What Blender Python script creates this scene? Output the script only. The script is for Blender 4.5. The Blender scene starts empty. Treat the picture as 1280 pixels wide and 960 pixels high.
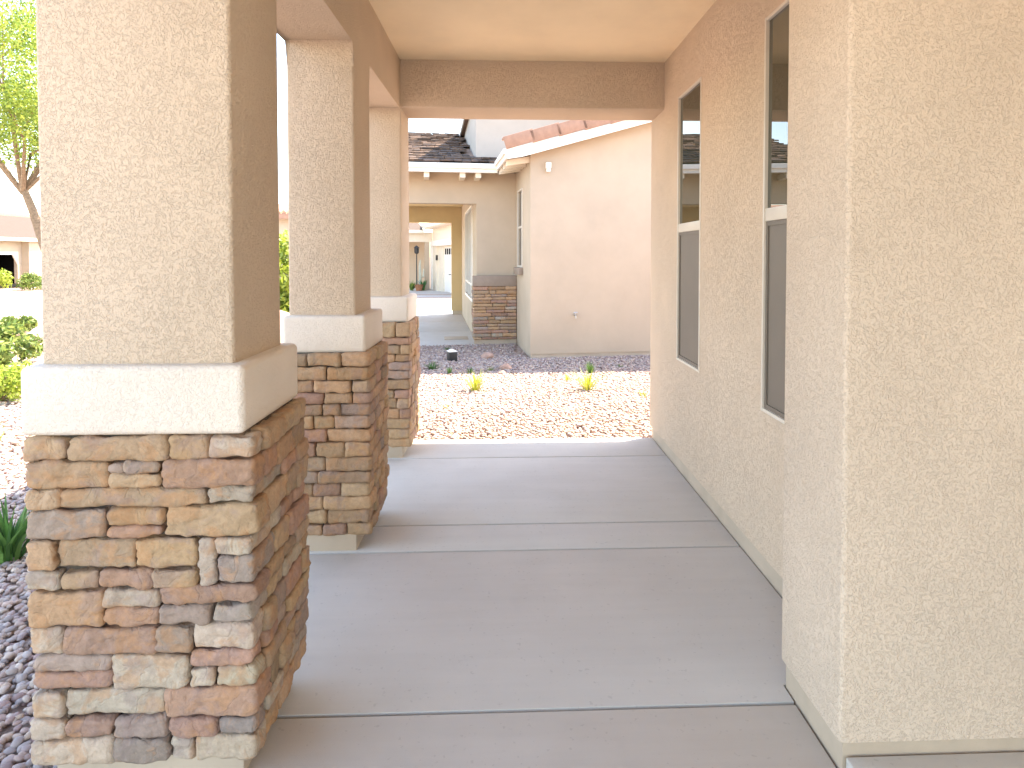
import bpy, bmesh, math, random
import numpy as np
from mathutils import Vector, Matrix, noise as mnoise

C = bpy.context.scene
COL = C.collection
R = math.radians
random.seed(7)

# ------------------------------------------------------------------ helpers
def lin(r, g, b):
    f = lambda c: ((c/255+.055)/1.055)**2.4 if c/255 > .04045 else c/255/12.92
    return (f(r), f(g), f(b), 1)

class MB:
    """collects shapes into one bmesh"""
    def __init__(s):
        s.bm = bmesh.new()
        s.smooth = False
    def box(s, x0, x1, y0, y1, z0, z1, bev=0, seg=3, which='all', M=None):
        r = bmesh.ops.create_cube(s.bm, size=1)
        vs = r['verts']
        for v in vs:
            v.co = Vector(((x0+x1)/2+v.co.x*(x1-x0), (y0+y1)/2+v.co.y*(y1-y0), (z0+z1)/2+v.co.z*(z1-z0)))
        if bev:
            es = set(e for v in vs for e in v.link_edges)
            if which == 'vert':
                es = [e for e in es if abs(e.verts[0].co.z-e.verts[1].co.z) > 1e-6]
            elif which == 'top':
                es = [e for e in es if max(v.co.z for v in e.verts) > max(z0, z1)-1e-6]
            rr = bmesh.ops.bevel(s.bm, geom=list(es), offset=bev, segments=seg, affect='EDGES', profile=.5)
            vs = list(set(v for v in rr['verts']) | set(v for v in vs if v.is_valid))
            s.smooth = True
        if M is not None:
            bmesh.ops.transform(s.bm, matrix=M, verts=[v for v in vs if v.is_valid])
        return s
    def prism(s, pts, d, axis='x', a0=0, a1=1):
        """extrude a polygon of 2D points along an axis between a0 and a1"""
        def mk(p, a):
            return {'x': (a, p[0], p[1]), 'y': (p[0], a, p[1]), 'z': (p[0], p[1], a)}[axis]
        A = [s.bm.verts.new(mk(p, a0)) for p in pts]
        B = [s.bm.verts.new(mk(p, a1)) for p in pts]
        s.bm.faces.new(A); s.bm.faces.new(B[::-1])
        n = len(pts)
        for i in range(n):
            s.bm.faces.new((A[i], B[i], B[(i+1) % n], A[(i+1) % n]))
        return s
    def tube(s, pts, rad, n=8):
        rings = []
        pts = [Vector(p) for p in pts]
        for i, p in enumerate(pts):
            t = (pts[min(i+1, len(pts)-1)]-pts[max(i-1, 0)]).normalized()
            a = t.cross(Vector((0, 0, 1)) if abs(t.z) < .9 else Vector((1, 0, 0))).normalized()
            b = t.cross(a)
            r = rad[i] if isinstance(rad, (list, tuple)) else rad
            rings.append([s.bm.verts.new(p+a*r*math.cos(k*2*math.pi/n)+b*r*math.sin(k*2*math.pi/n)) for k in range(n)])
        for i in range(len(rings)-1):
            for k in range(n):
                s.bm.faces.new((rings[i][k], rings[i][(k+1) % n], rings[i+1][(k+1) % n], rings[i+1][k]))
        s.bm.faces.new(rings[0][::-1]); s.bm.faces.new(rings[-1])
        s.smooth = True
        return s
    def lathe(s, c, prof, n=20):
        rings = [[s.bm.verts.new((c[0]+r*math.cos(k*2*math.pi/n), c[1]+r*math.sin(k*2*math.pi/n), c[2]+z)) for k in range(n)] for r, z in prof]
        for i in range(len(rings)-1):
            for k in range(n):
                s.bm.faces.new((rings[i][k], rings[i][(k+1) % n], rings[i+1][(k+1) % n], rings[i+1][k]))
        s.bm.faces.new(rings[0][::-1]); s.bm.faces.new(rings[-1])
        s.smooth = True
        return s
    def quad(s, a, b, c, d):
        s.bm.faces.new([s.bm.verts.new(p) for p in (a, b, c, d)])
        return s

def link(o, parent=None):
    COL.objects.link(o)
    if parent: o.parent = parent
    return o

def obj(name, mb, mat, parent=None, smooth=None, angle=35):
    me = bpy.data.meshes.new(name)
    bmesh.ops.recalc_face_normals(mb.bm, faces=mb.bm.faces)
    mb.bm.to_mesh(me); mb.bm.free()
    o = bpy.data.objects.new(name, me)
    me.materials.append(mat)
    if mb.smooth if smooth is None else smooth:
        me.shade_smooth()
        try: me.set_sharp_from_angle(angle=R(angle))
        except Exception: pass
    return link(o, parent)

def pydata(name, verts, faces, mat, parent=None, cols=None, smooth=True):
    """verts (n,3) array, faces (m,k) array of one size, optional colour per vertex"""
    me = bpy.data.meshes.new(name)
    verts = np.asarray(verts, dtype=np.float32); faces = np.asarray(faces, dtype=np.int32)
    m, k = faces.shape
    me.vertices.add(len(verts)); me.vertices.foreach_set('co', verts.ravel())
    me.loops.add(m*k); me.loops.foreach_set('vertex_index', faces.ravel())
    me.polygons.add(m)
    me.polygons.foreach_set('loop_start', np.arange(0, m*k, k, dtype=np.int32))
    me.polygons.foreach_set('use_smooth', np.full(m, smooth, dtype=bool))
    if cols is not None:
        a = me.attributes.new('tint', 'FLOAT_COLOR', 'POINT')
        c = np.ones((len(verts), 4), dtype=np.float32); c[:, :3] = cols
        a.data.foreach_set('color', c.ravel())
    me.update(calc_edges=True); me.validate()
    me.materials.append(mat)
    return link(bpy.data.objects.new(name, me), parent)

def tag(o, label=None, cat=None, group=None, kind=None):
    if label: o['label'] = label
    if cat: o['category'] = cat
    if group: o['group'] = group
    if kind: o['kind'] = kind
    return o

def thing(name, label, cat, loc=(0, 0, 0), rz=0, group=None):
    o = bpy.data.objects.new(name, None)
    o.location = loc; o.rotation_euler = (0, 0, rz)
    o.empty_display_size = .2
    COL.objects.link(o)
    return tag(o, label, cat, group)

# ------------------------------------------------------------------ materials
class NT:
    def __init__(s, name):
        s.m = bpy.data.materials.new(name); s.m.use_nodes = True
        s.t = s.m.node_tree; s.n = s.t.nodes; s.l = s.t.links
        s.b = s.n['Principled BSDF']
        s.geo = s.n.new('ShaderNodeNewGeometry')
        s.pos = s.geo.outputs['Position']
    def new(s, typ, **k):
        n = s.n.new(typ)
        for a, v in k.items(): setattr(n, a, v)
        return n
    def set(s, sock, v):
        if hasattr(v, 'is_output'): s.l.new(v, sock)
        else: sock.default_value = v
    def noise(s, scale, detail=3, rough=.5, dist=0, vec=None):
        n = s.new('ShaderNodeTexNoise')
        s.l.new(vec or s.pos, n.inputs['Vector'])
        n.inputs['Scale'].default_value = scale; n.inputs['Detail'].default_value = detail
        n.inputs['Roughness'].default_value = rough; n.inputs['Distortion'].default_value = dist
        return n.outputs['Fac']
    def math(s, op, a, b=0, c=0):
        n = s.new('ShaderNodeMath', operation=op)
        s.set(n.inputs[0], a); s.set(n.inputs[1], b); s.set(n.inputs[2], c)
        return n.outputs[0]
    def rng(s, v, a, b, c, d, smooth=True):
        n = s.new('ShaderNodeMapRange', interpolation_type='SMOOTHSTEP' if smooth else 'LINEAR')
        s.set(n.inputs[0], v)
        for i, q in enumerate((a, b, c, d)): n.inputs[i+1].default_value = q
        return n.outputs[0]
    def mix(s, f, a, b, blend='MIX'):
        n = s.new('ShaderNodeMix', data_type='RGBA', blend_type=blend)
        s.set(n.inputs[0], f); s.set(n.inputs[6], a); s.set(n.inputs[7], b)
        return n.outputs[2]
    def scalev(s, x, y, z):
        n = s.new('ShaderNodeVectorMath', operation='MULTIPLY')
        s.l.new(s.pos, n.inputs[0]); n.inputs[1].default_value = (x, y, z)
        return n.outputs[0]
    def bump(s, h, dist, strength=1, normal=None):
        n = s.new('ShaderNodeBump')
        s.l.new(h, n.inputs['Height']); n.inputs['Distance'].default_value = dist; n.inputs['Strength'].default_value = strength
        if normal: s.l.new(normal, n.inputs['Normal'])
        return n.outputs[0]
    def fin(s, col=None, rough=None, nor=None, spec=None, metal=None):
        if col is not None: s.set(s.b.inputs['Base Color'], col)
        if rough is not None: s.set(s.b.inputs['Roughness'], rough)
        if nor is not None: s.set(s.b.inputs['Normal'], nor)
        if spec is not None: s.set(s.b.inputs['Specular IOR Level'], spec)
        if metal is not None: s.set(s.b.inputs['Metallic'], metal)
        return s.m

def stucco(name, col, worm=1.0, fine=1.0, scale=1.3):
    t = NT(name)
    w = t.noise(14*scale, 2)
    n1 = t.math('ABSOLUTE', t.math('SUBTRACT', t.noise(58*scale, 1, .4, .35), .5))
    n2 = t.math('ABSOLUTE', t.math('SUBTRACT', t.noise(83*scale, 1, .4, .5), .49))
    r1 = t.rng(n1, .010, .055, 1, 0); r2 = t.rng(n2, .010, .055, 1, 0)
    m1 = t.rng(t.noise(62*scale, 0, .5, .3), .42, .58, 0, 1); m2 = t.rng(t.noise(75*scale, 0, .5, .3), .42, .58, 0, 1)
    groove = t.math('MAXIMUM', t.math('MULTIPLY', r1, m1), t.math('MULTIPLY', r2, m2))
    f = t.noise(120*scale, 3, .65)
    h = t.math('ADD', t.math('MULTIPLY', groove, -.62*worm), t.math('MULTIPLY', f, 1.1*fine))
    h = t.math('ADD', h, t.math('MULTIPLY', w, .5))
    patch = t.rng(t.noise(1.3, 4, .6), .3, .7, .93, 1.05)
    c = t.mix(1, col, patch, 'MULTIPLY')
    c = t.mix(t.math('MULTIPLY', groove, .035*worm), c, (col[0]*.62, col[1]*.56, col[2]*.48, 1))
    return t.fin(c, .9, t.bump(h, .0036, .85), .25)

def plain(name, col, rough=.6, spec=.4, var=.06, scale=6, bumpd=.0006, bscale=120, metal=0):
    t = NT(name)
    c = t.mix(1, col, t.rng(t.noise(scale, 4, .6), .25, .75, 1-var, 1+var), 'MULTIPLY')
    nor = t.bump(t.noise(bscale, 3), bumpd, .6) if bumpd else None
    return t.fin(c, rough, nor, spec, metal)

def concrete(name, col, streak=True):
    t = NT(name)
    a = t.rng(t.noise(1.1, 5, .6), .3, .7, .96, 1.03)
    b = t.rng(t.noise(1, 4, .6, vec=t.scalev(1.2, 14, 1)), .3, .7, .975, 1.02)
    sp = t.rng(t.noise(60, 2), .66, .74, 1, .86)
    blot = t.rng(t.noise(3.2, 5, .65, .6), .55, .72, 1, .965)
    c = t.mix(1, col, a, 'MULTIPLY'); c = t.mix(1, c, b, 'MULTIPLY'); c = t.mix(1, c, sp, 'MULTIPLY'); c = t.mix(1, c, blot, 'MULTIPLY')
    h = t.math('ADD', t.noise(320, 2, .6), t.math('MULTIPLY', t.noise(1, 3, .6, vec=t.scalev(8, 160, 8)), .8))
    return t.fin(c, t.rng(t.noise(5, 3), .3, .7, .55, .75), t.bump(h, .0009, .6), .35)

def tinted(name, rough=.85, spec=.3, patch=.25, pscale=22, bd=.0022, bs=60, trans=0, warm=(1, 1, 1)):
    """colour comes from each stone's / pebble's / leaf's own tint"""
    t = NT(name)
    a = t.new('ShaderNodeAttribute', attribute_name='tint')
    c = t.mix(1, a.outputs['Color'], (*warm, 1), 'MULTIPLY')
    if patch:
        o = t.mix(.72, c, (.44, .23, .11, 1)); g = t.mix(.7, c, (.27, .20, .19, 1))
        c2 = t.mix(t.rng(t.noise(pscale, 4, .65, .7), .49, .62, 0, patch*1.8), c, o)
        v = t.new('ShaderNodeVectorMath', operation='ADD'); t.l.new(t.pos, v.inputs[0]); v.inputs[1].default_value = (4.1, 7.7, 2.3)
        c2 = t.mix(t.rng(t.noise(pscale*.8, 4, .65, .7, vec=v.outputs[0]), .5, .63, 0, patch*1.5), c2, g)
        c = t.mix(1, c2, t.rng(t.noise(pscale*4, 3, .7), .25, .75, .86, 1.12), 'MULTIPLY')
    nor = None
    if bd:
        h = t.math('ADD', t.noise(bs, 4, .6, .5), t.math('MULTIPLY', t.noise(bs*4, 2, .6), .3))
        if patch:
            cr = t.rng(t.math('ABSOLUTE', t.math('SUBTRACT', t.noise(13, 2, .5, .8), .5)), 0, .05, -.22, 0)
            h = t.math('ADD', h, cr)
        nor = t.bump(h, bd, .8)
    t.fin(c, rough, nor, spec)
    if trans:
        tr = t.new('ShaderNodeBsdfTranslucent'); t.l.new(c, tr.inputs['Color'])
        ms = t.new('ShaderNodeMixShader'); ms.inputs[0].default_value = trans
        t.l.new(t.b.outputs[0], ms.inputs[1]); t.l.new(tr.outputs[0], ms.inputs[2])
        t.l.new(ms.outputs[0], t.n['Material Output'].inputs['Surface'])
    return t.m

STUC = (.61, .49, .378, 1)
M = {}
M['stucco'] = stucco('stucco_tan', STUC)
M['stucco_light'] = stucco('stucco_pier', (.61, .50, .40, 1), .9)
M['ceiling'] = stucco('ceiling_plaster', (.86, .715, .51, 1), .03, .3)
M['cap'] = stucco('cap_stucco', (.74, .665, .585, 1), .5, .8)
M['stem'] = plain('stem_concrete', (.48, .395, .31, 1), .85, .2, .08, 5, .001, 140)
M['floor'] = concrete('slab_concrete', (.555, .535, .50, 1))
M['joint'] = plain('joint_dark', (.035, .033, .032, 1), .9, .1)
M['stone'] = tinted('ledge_stone', .88, .25, .36, 13, .0065, 38)
M['pebble'] = tinted('pebble_rock', .8, .3, .0, 20, .0012, 160)
M['leaf'] = tinted('leaf_green', .5, .35, 0, 1, 0, 1, .38)
M['blade'] = tinted('blade_green', .45, .4, 0, 1, 0, 1, .3)
M['nstucco'] = stucco('stucco_neighbour', (.50, .405, .31, 1), .4, .8)
M['nstucco_grey'] = stucco('stucco_upper_storey', (.47, .42, .37, 1), .3, .8)
M['nstucco_olive'] = stucco('stucco_porch_inside', (.52, .39, .22, 1), .3, .8)
M['ncap'] = plain('cap_brown', (.30, .235, .19, 1), .85, .2, .06, 8)
M['white'] = plain('white_paint', (.80, .76, .70, 1), .45, .45, .04, 8, .0004)
M['cream'] = plain('cream_paint', (.74, .66, .54, 1), .5, .4, .04, 8, .0004)
M['tile_brown'] = tinted('roof_shake', .85, .25, .15, 9, .003, 30)
M['tile_rust'] = plain('rake_tile', (.36, .21, .15, 1), .8, .25, .12, 10, .002, 60)
M['roof_plain'] = plain('roof_tile_plain', (.30, .20, .15, 1), .85, .25, .2, 8, .006, 14)
M['roof_pale'] = plain('roof_tile_pale', (.085, .062, .05, 1), .85, .25, .1, 8, .006, 14)
M['frame'] = plain('window_vinyl', (.60, .55, .48, 1), .4, .45, .03, 8, 0)
M['screen'] = plain('screen_mesh', (.165, .14, .115, 1), .55, .35, .05, 3, .0004, 900)
M['black'] = plain('black_metal', (.02, .02, .021, 1), .45, .5, .1, 8, 0)
M['bark'] = plain('tree_bark', (.24, .165, .11, 1), .9, .2, .3, 25, .006, 40)
M['steel'] = plain('galvanised', (.55, .55, .55, 1), .35, .5, .1, 20, 0, metal=.8)
M['lampglass'] = plain('frosted_glass', (.75, .74, .70, 1), .25, .5, .02, 8, 0)
M['door_white'] = plain('garage_paint', (.78, .76, .72, 1), .5, .4, .03, 6, .0004)
M['pot'] = plain('terracotta', (.34, .15, .08, 1), .8, .25, .15, 14)
M['rock'] = plain('boulder_rock', (.42, .27, .21, 1), .9, .2, .3, 7, .008, 22)
M['asphalt'] = plain('road_asphalt', (.30, .29, .28, 1), .9, .2, .12, 3, .003, 90)
M['walk'] = concrete('pavement_concrete', (.46, .43, .39, 1))
M['dark'] = plain('painted_interior_dark', (.005, .0048, .0045, 1), .9, .02)  # near-black colour stands in for the shade inside unlit interiors

def glass_mat(name, base, ior):
    t = NT(name)
    w = t.bump(t.noise(1.2, 1), .0006, .4)
    t.fin(base, .012, w, .5)
    t.b.inputs['IOR'].default_value = ior
    return t.m
M['glass'] = glass_mat('window_glass', (.035, .038, .024, 1), 2.15)
M['glass_dark'] = glass_mat('window_glass_far', (.03, .033, .03, 1), 1.6)

# ground material: gravel seen between and beyond the pebbles
def ground_mat():
    t = NT('desert_gravel')
    v = t.new('ShaderNodeTexVoronoi'); t.l.new(t.pos, v.inputs['Vector']); v.inputs['Scale'].default_value = 20
    s = t.new('ShaderNodeSeparateColor'); t.l.new(v.outputs['Color'], s.inputs[0])
    c = t.mix(s.outputs[0], (.29, .20, .165, 1), (.50, .385, .325, 1))
    c = t.mix(t.rng(t.noise(.25, 4), .35, .65, 0, .35), c, (.44, .34, .27, 1))
    h = t.math('MULTIPLY', v.outputs['Distance'], -1.0)
    return t.fin(c, .9, t.bump(h, .02, .8), .2)
M['ground'] = ground_mat()

# ------------------------------------------------------------------ ground
FZ = -.04                      # porch floor level
NG = -.17                      # neighbour's ground level
def sst(a, b, x):
    t = max(0, min(1, (x-a)/(b-a))); return t*t*(3-2*t)
def gz(x, y):
    """ground height: a little below the slab, falling to the neighbour, the street and the far lots"""
    z = -.085
    z += (-.095)*max(sst(4.9, 8.6, y), sst(-1.0, -3.4, x))
    z -= .26*sst(19, 33, y)
    return z
def axis_pts(lo, hi, c0, c1, step):
    near = list(np.arange(c0, c1, step))
    a, out = c0, []
    s = step
    while a > lo: s *= 1.35; a -= s; out.append(a)
    b, s, o2 = near[-1], step, []
    while b < hi: s *= 1.35; b += s; o2.append(b)
    return np.array(sorted(out+near+o2))
xs = axis_pts(-400, 400, -9, 6, .35); ys = axis_pts(-200, 600, -6, 40, .5)
gv = [(x, y, gz(x, y)-.012) for y in ys for x in xs]
nx = len(xs)
gf = [(j*nx+i, j*nx+i+1, (j+1)*nx+i+1, (j+1)*nx+i) for j in range(len(ys)-1) for i in range(nx-1)]
tag(pydata('ground', gv, gf, M['ground']), kind='structure')

# pebbles ------------------------------------------------------------------
T1 = R(6.5426)
N0 = Vector((.395, 9.34, 0))
def uv(x, y):
    dx, dy = x-N0.x, y-N0.y
    return dx*math.cos(T1)+dy*math.sin(T1), -dx*math.sin(T1)+dy*math.cos(T1)
def pebble_ok(x, y):
    if x > -1.06 and y < 4.77: return False
    if x > 1.1 and y < 4.9: return False
    u, v = uv(x, y)
    if u > -.04 and v > -.04: return False
    if v > 1.52: return False
    return True
def icos(n):
    bm = bmesh.new(); bmesh.ops.create_icosphere(bm, subdivisions=n, radius=1)
    bm.verts.ensure_lookup_table()
    r = np.array([v.co[:] for v in bm.verts]), np.array([[v.index for v in f.verts] for f in bm.faces]); bm.free()
    return r
rng = np.random.default_rng(5)
variants = {1: [], 2: []}
ICF = {}
for lv, k in [(a, b) for a in (1, 2) for b in range(14)]:
    ico, ICF[lv] = icos(lv)
    d = np.array([1+.30*mnoise.noise(Vector(p)*1.1+Vector((k*9.1, 0, 0)))+.12*mnoise.noise(Vector(p)*2.6+Vector((k*5.1, 3, 0))) for p in ico])
    variants[lv].append(ico*d[:, None])
PAL = np.array([(.50, .36, .30), (.42, .29, .25), (.56, .44, .37), (.36, .24, .22), (.47, .39, .36), (.60, .48, .40), (.40, .30, .28), (.53, .38, .29), (.33, .27, .26)])*.80+.03
def pebbles(regions):
    V, F, K, off = [], [], [], 0
    for (x0, x1, y0, y1, sp, rmin, rmax, lv) in regions:
        nxp, nyp = int((x1-x0)/sp), int((y1-y0)/sp)
        for i in range(nxp):
            for j in range(nyp):
                x = x0+(i+.5+rng.uniform(-.55, .55))*sp; y = y0+(j+.5+rng.uniform(-.55, .55))*sp
                if not pebble_ok(x, y): continue
                r = rng.uniform(rmin, rmax)
                if rng.random() < .06: r *= 1.35
                a = rng.uniform(0, 6.283); ca, sa = math.cos(a), math.sin(a)
                p = variants[lv][int(rng.integers(14))]*np.array([1.18, .86, rng.uniform(.5, .78)])*r
                tl = rng.uniform(-.35, .35); ct, stl = math.cos(tl), math.sin(tl)
                px, pz = p[:, 0]*ct-p[:, 2]*stl, p[:, 0]*stl+p[:, 2]*ct
                q = np.stack([px*ca-p[:, 1]*sa+x, px*sa+p[:, 1]*ca+y, pz+gz(x, y)+rng.uniform(-.004, .014)], 1)
                V.append(q); F.append(ICF[lv]+off); off += len(q)
                c = PAL[int(rng.integers(len(PAL)))]*rng.uniform(.82, 1.15)
                K.append(np.repeat(c[None], len(q), 0))
    o = pydata('gravel', np.concatenate(V), np.concatenate(F), M['pebble'], None, np.concatenate(K))
    return tag(o, 'loose pink and beige pebble gravel covering the yard between the houses', 'gravel', None, 'stuff')
pebbles([(-2.2, 2.6, 4.74, 8.0, .030, .012, .0205, 1), (-2.4, 3.0, 8.0, 9.8, .032, .013, .021, 1), (-2.4, 0.2, 9.8, 11.0, .034, .013, .021, 1),
         (-3.5, -1.06, 0.9, 3.2, .0255, .0105, .018, 2), (-4.4, -1.06, 3.2, 4.74, .030, .012, .021, 1), (-5.6, -2.2, 4.74, 8.2, .042, .016, .027, 1)])

# ------------------------------------------------------------------ porch floor, walks, roads
mb = MB()
joints = [-3.3, -1.4, 0.55, 1.895, 2.947, 3.24, 4.32, 4.76]
for a, b in zip(joints, joints[1:]):
    x1 = 3.3 if b < 1.7 else (.915 if b < 1.9 else 1.142)
    if a < 1.6 < b:
        mb.box(-1.05, .914, a+.006, b-.006, FZ-.13, FZ, .005, 2, 'top')
        mb.box(.926, 3.2, a+.006, 1.626, FZ-.13, FZ+.048, .006, 2, 'top')
    elif a > 1.85 and a < 1.9:
        n0 = len(mb.bm.faces)
        mb.prism([(-1.05, a+.006), (.914, a+.006), (.914, 1.982), (1.142, 1.982), (1.142, b-.006), (-1.05, b-.006)], None, 'z', FZ-.13, FZ)
        mb.bm.verts.ensure_lookup_table(); top = [v for v in mb.bm.verts[-6:]]
        es = [e for e in mb.bm.edges if e.verts[0] in top and e.verts[1] in top]
        bmesh.ops.bevel(mb.bm, geom=es, offset=.005, segments=2, affect='EDGES', profile=.5)
    else:
        mb.box(-1.05, x1, a+.006, b-.006, FZ-.13, FZ, .005, 2, 'top')
tag(obj('porch_floor', mb, M['floor']), kind='structure')
mb = MB(); mb.box(-1.045, 3.3, -3.29, 4.74, FZ-.14, FZ-.03)
tag(obj('floor_joint_filler', mb, M['joint']), kind='structure')

mb = MB(); mb.box(-4.2, 6, -11, -3.31, -.3, -.05, .01, 2, 'top')
tag(obj('driveway', mb, M['walk']), kind='structure')  # unseen slab behind the camera, added to bounce light into the porch

# ------------------------------------------------------------------ stone veneer
TONE = {'T': (.47, .325, .205), 'O': (.49, .32, .195), 'R': (.42, .26, .19), 'G': (.41, .34, .275),
        'M': (.39, .29, .235), 'C': (.52, .425, .33), 'D': (.33, .27, .235), 'B': (.38, .265, .175)}
def tone(k, rnd, j=.12):
    c = TONE[k]; s = .84*rnd.uniform(1-j*1.3, 1+j*1.3)
    return (c[0]*s*rnd.uniform(.96, 1.04), c[1]*s, c[2]*s*rnd.uniform(.95, 1.05))

class Stones:
    def __init__(s): s.V, s.F, s.K = [], [], []; s.seed = 0
    def add(s, x0, x1, y0, y1, z0, z1, col, res=.012, r=.008, amp=.0055):
        s.seed += 1
        h = Vector(((x1-x0)/2, (y1-y0)/2, (z1-z0)/2)); c = Vector(((x0+x1)/2, (y0+y1)/2, (z0+z1)/2))
        n = [max(2, min(30, int(round(2*h[i]/res)))) for i in range(3)]
        rr = min(r, *(q*.85 for q in h))
        idx = {}
        so = Vector((s.seed*3.17, s.seed*1.31, s.seed*.77))
        base = len(s.V)
        def vert(i, j, k):
            key = (i, j, k)
            if key in idx: return idx[key]
            p = Vector((-h.x+2*h.x*i/n[0], -h.y+2*h.y*j/n[1], -h.z+2*h.z*k/n[2]))
            q = Vector([max(-(h[a]-rr), min(h[a]-rr, p[a])) for a in range(3)])
            d = p-q
            nl = d.normalized() if d.length > 1e-9 else Vector((0, 0, 1))
            w = q+nl*rr
            P = w+so
            ridg = 1-abs(mnoise.noise(P*16+Vector((1.7, 0, 0))))*2
            Q = Vector((P.x, P.y, P.z*2.6))
            f = mnoise.noise(P*8)*.9+mnoise.noise(Q*24)*.95+ridg*.7+mnoise.noise(Q*62)*.5
            wob = Vector((mnoise.noise(P*12+Vector((5, 0, 0))), mnoise.noise(P*12+Vector((0, 9, 0))), mnoise.noise(P*14+Vector((0, 0, 4)))))*.0016
            w = w+nl*amp*(f-.2)+wob
            idx[key] = len(s.V)
            s.V.append((c+w)[:]); s.K.append(col)
            return idx[key]
        N = n
        for i in range(N[0]):
            for j in range(N[1]):
                s.F.append((vert(i, j, 0), vert(i, j+1, 0), vert(i+1, j+1, 0), vert(i+1, j, 0)))
                s.F.append((vert(i, j, N[2]), vert(i+1, j, N[2]), vert(i+1, j+1, N[2]), vert(i, j+1, N[2])))
        for i in range(N[0]):
            for k in range(N[2]):
                s.F.append((vert(i, 0, k), vert(i+1, 0, k), vert(i+1, 0, k+1), vert(i, 0, k+1)))
                s.F.append((vert(i, N[1], k), vert(i, N[1], k+1), vert(i+1, N[1], k+1), vert(i+1, N[1], k)))
        for j in range(N[1]):
            for k in range(N[2]):
                s.F.append((vert(0, j, k), vert(0, j, k+1), vert(0, j+1, k+1), vert(0, j+1, k)))
                s.F.append((vert(N[0], j, k), vert(N[0], j+1, k), vert(N[0], j+1, k+1), vert(N[0], j, k+1)))
    def core(s, x0, x1, y0, y1, z0, z1):
        b = len(s.V)
        for z in (z0, z1):
            for x, y in ((x0, y0), (x1, y0), (x1, y1), (x0, y1)): s.V.append((x, y, z)); s.K.append((.10, .08, .062))
        for f in ((0, 3, 2, 1), (4, 5, 6, 7), (0, 1, 5, 4), (1, 2, 6, 5), (2, 3, 7, 6), (3, 0, 4, 7)): s.F.append(tuple(b+i for i in f))
    def build(s, parent, mat=None):
        return pydata('stone_veneer', s.V, s.F, mat or M['stone'], parent, np.array(s.K))

def splits(a, b, lo, hi, rnd):
    out, p = [], a
    while b-p > hi:
        q = p+rnd.uniform(lo, hi)
        if b-q < lo*.7: break
        out.append((p, q)); p = q
    out.append((p, b)); return out

def side_rows(S, rows, axis, fixed, sgn, a, b, rnd, pal, res, gap=.0025, lo=.09, hi=.24):
    """a face of random stones; axis 'y': a face whose normal is +-X running along Y; axis 'x': normal +-Y"""
    for z0, z1, a0 in rows:
        st = a if a0 is None else a0
        for p, q in splits(st, b, lo, hi, rnd):
            o = rnd.uniform(-.006, .010)
            parts = [(z0, z1)]
            if z1-z0 > .075 and rnd.random() < .25:
                m = z0+(z1-z0)*rnd.uniform(.4, .6); parts = [(z0, m), (m, z1)]
            for (c, d) in parts:
                e0, e1 = fixed-sgn*.045, fixed+sgn*o
                lo_, hi_ = min(e0, e1), max(e0, e1)
                col = tone(rnd.choice(pal), rnd)
                if axis == 'y': S.add(lo_, hi_, p+gap, q-gap, c+gap, d-gap, col, res)
                else: S.add(p+gap, q-gap, lo_, hi_, c+gap, d-gap, col, res)

FRONT = [  # x0 x1 y0 y1 tone, in the tracing's own units; the last of a row turns the corner
 (66,190,14,78,'T'),(191,480,14,82,'T'),(481,600,14,78,'O'),(598,732,14,78,'C'),
 (70,312,82,158,'O'),(313,358,92,116,'M'),(358,464,82,115,'M'),(315,464,115,157,'T'),(466,732,80,158,'R'),
 (70,178,160,215,'T'),(170,594,159,214,'T'),(596,738,156,208,'G'),
 (75,304,218,300,'M'),(306,468,219,270,'O'),(306,468,268,300,'R'),(470,738,212,300,'T'),
 (78,165,304,390,'T'),(163,386,304,389,'T'),(386,568,303,388,'O'),(570,622,303,442,'C'),(622,738,302,354,'C'),(626,736,355,432,'D'),
 (78,176,393,448,'C'),(176,282,394,448,'T'),(282,440,393,447,'R'),(438,568,392,446,'T'),
 (83,300,452,552,'O'),(296,460,450,500,'G'),(304,460,502,553,'R'),(462,736,438,491,'R'),(461,610,493,550,'M'),(611,736,493,546,'G'),
 (88,184,554,634,'C'),(184,456,556,636,'R'),(450,555,553,632,'M'),(556,736,549,625,'C'),
 (94,324,637,684,'M'),(94,324,685,734,'R'),(326,542,637,736,'C'),(545,738,628,676,'R'),(544,620,678,734,'C'),(622,738,678,732,'C'),
 (98,192,738,811,'C'),(190,476,738,814,'C'),(478,738,735,818,'R'),
 (98,198,815,876,'C'),(198,334,817,874,'R'),(334,486,816,874,'M'),(488,626,820,876,'R'),(626,740,820,872,'D'),
 (98,332,878,950,'C'),(334,492,876,948,'D'),(490,560,880,950,'C'),(564,740,876,948,'C')]

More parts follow.
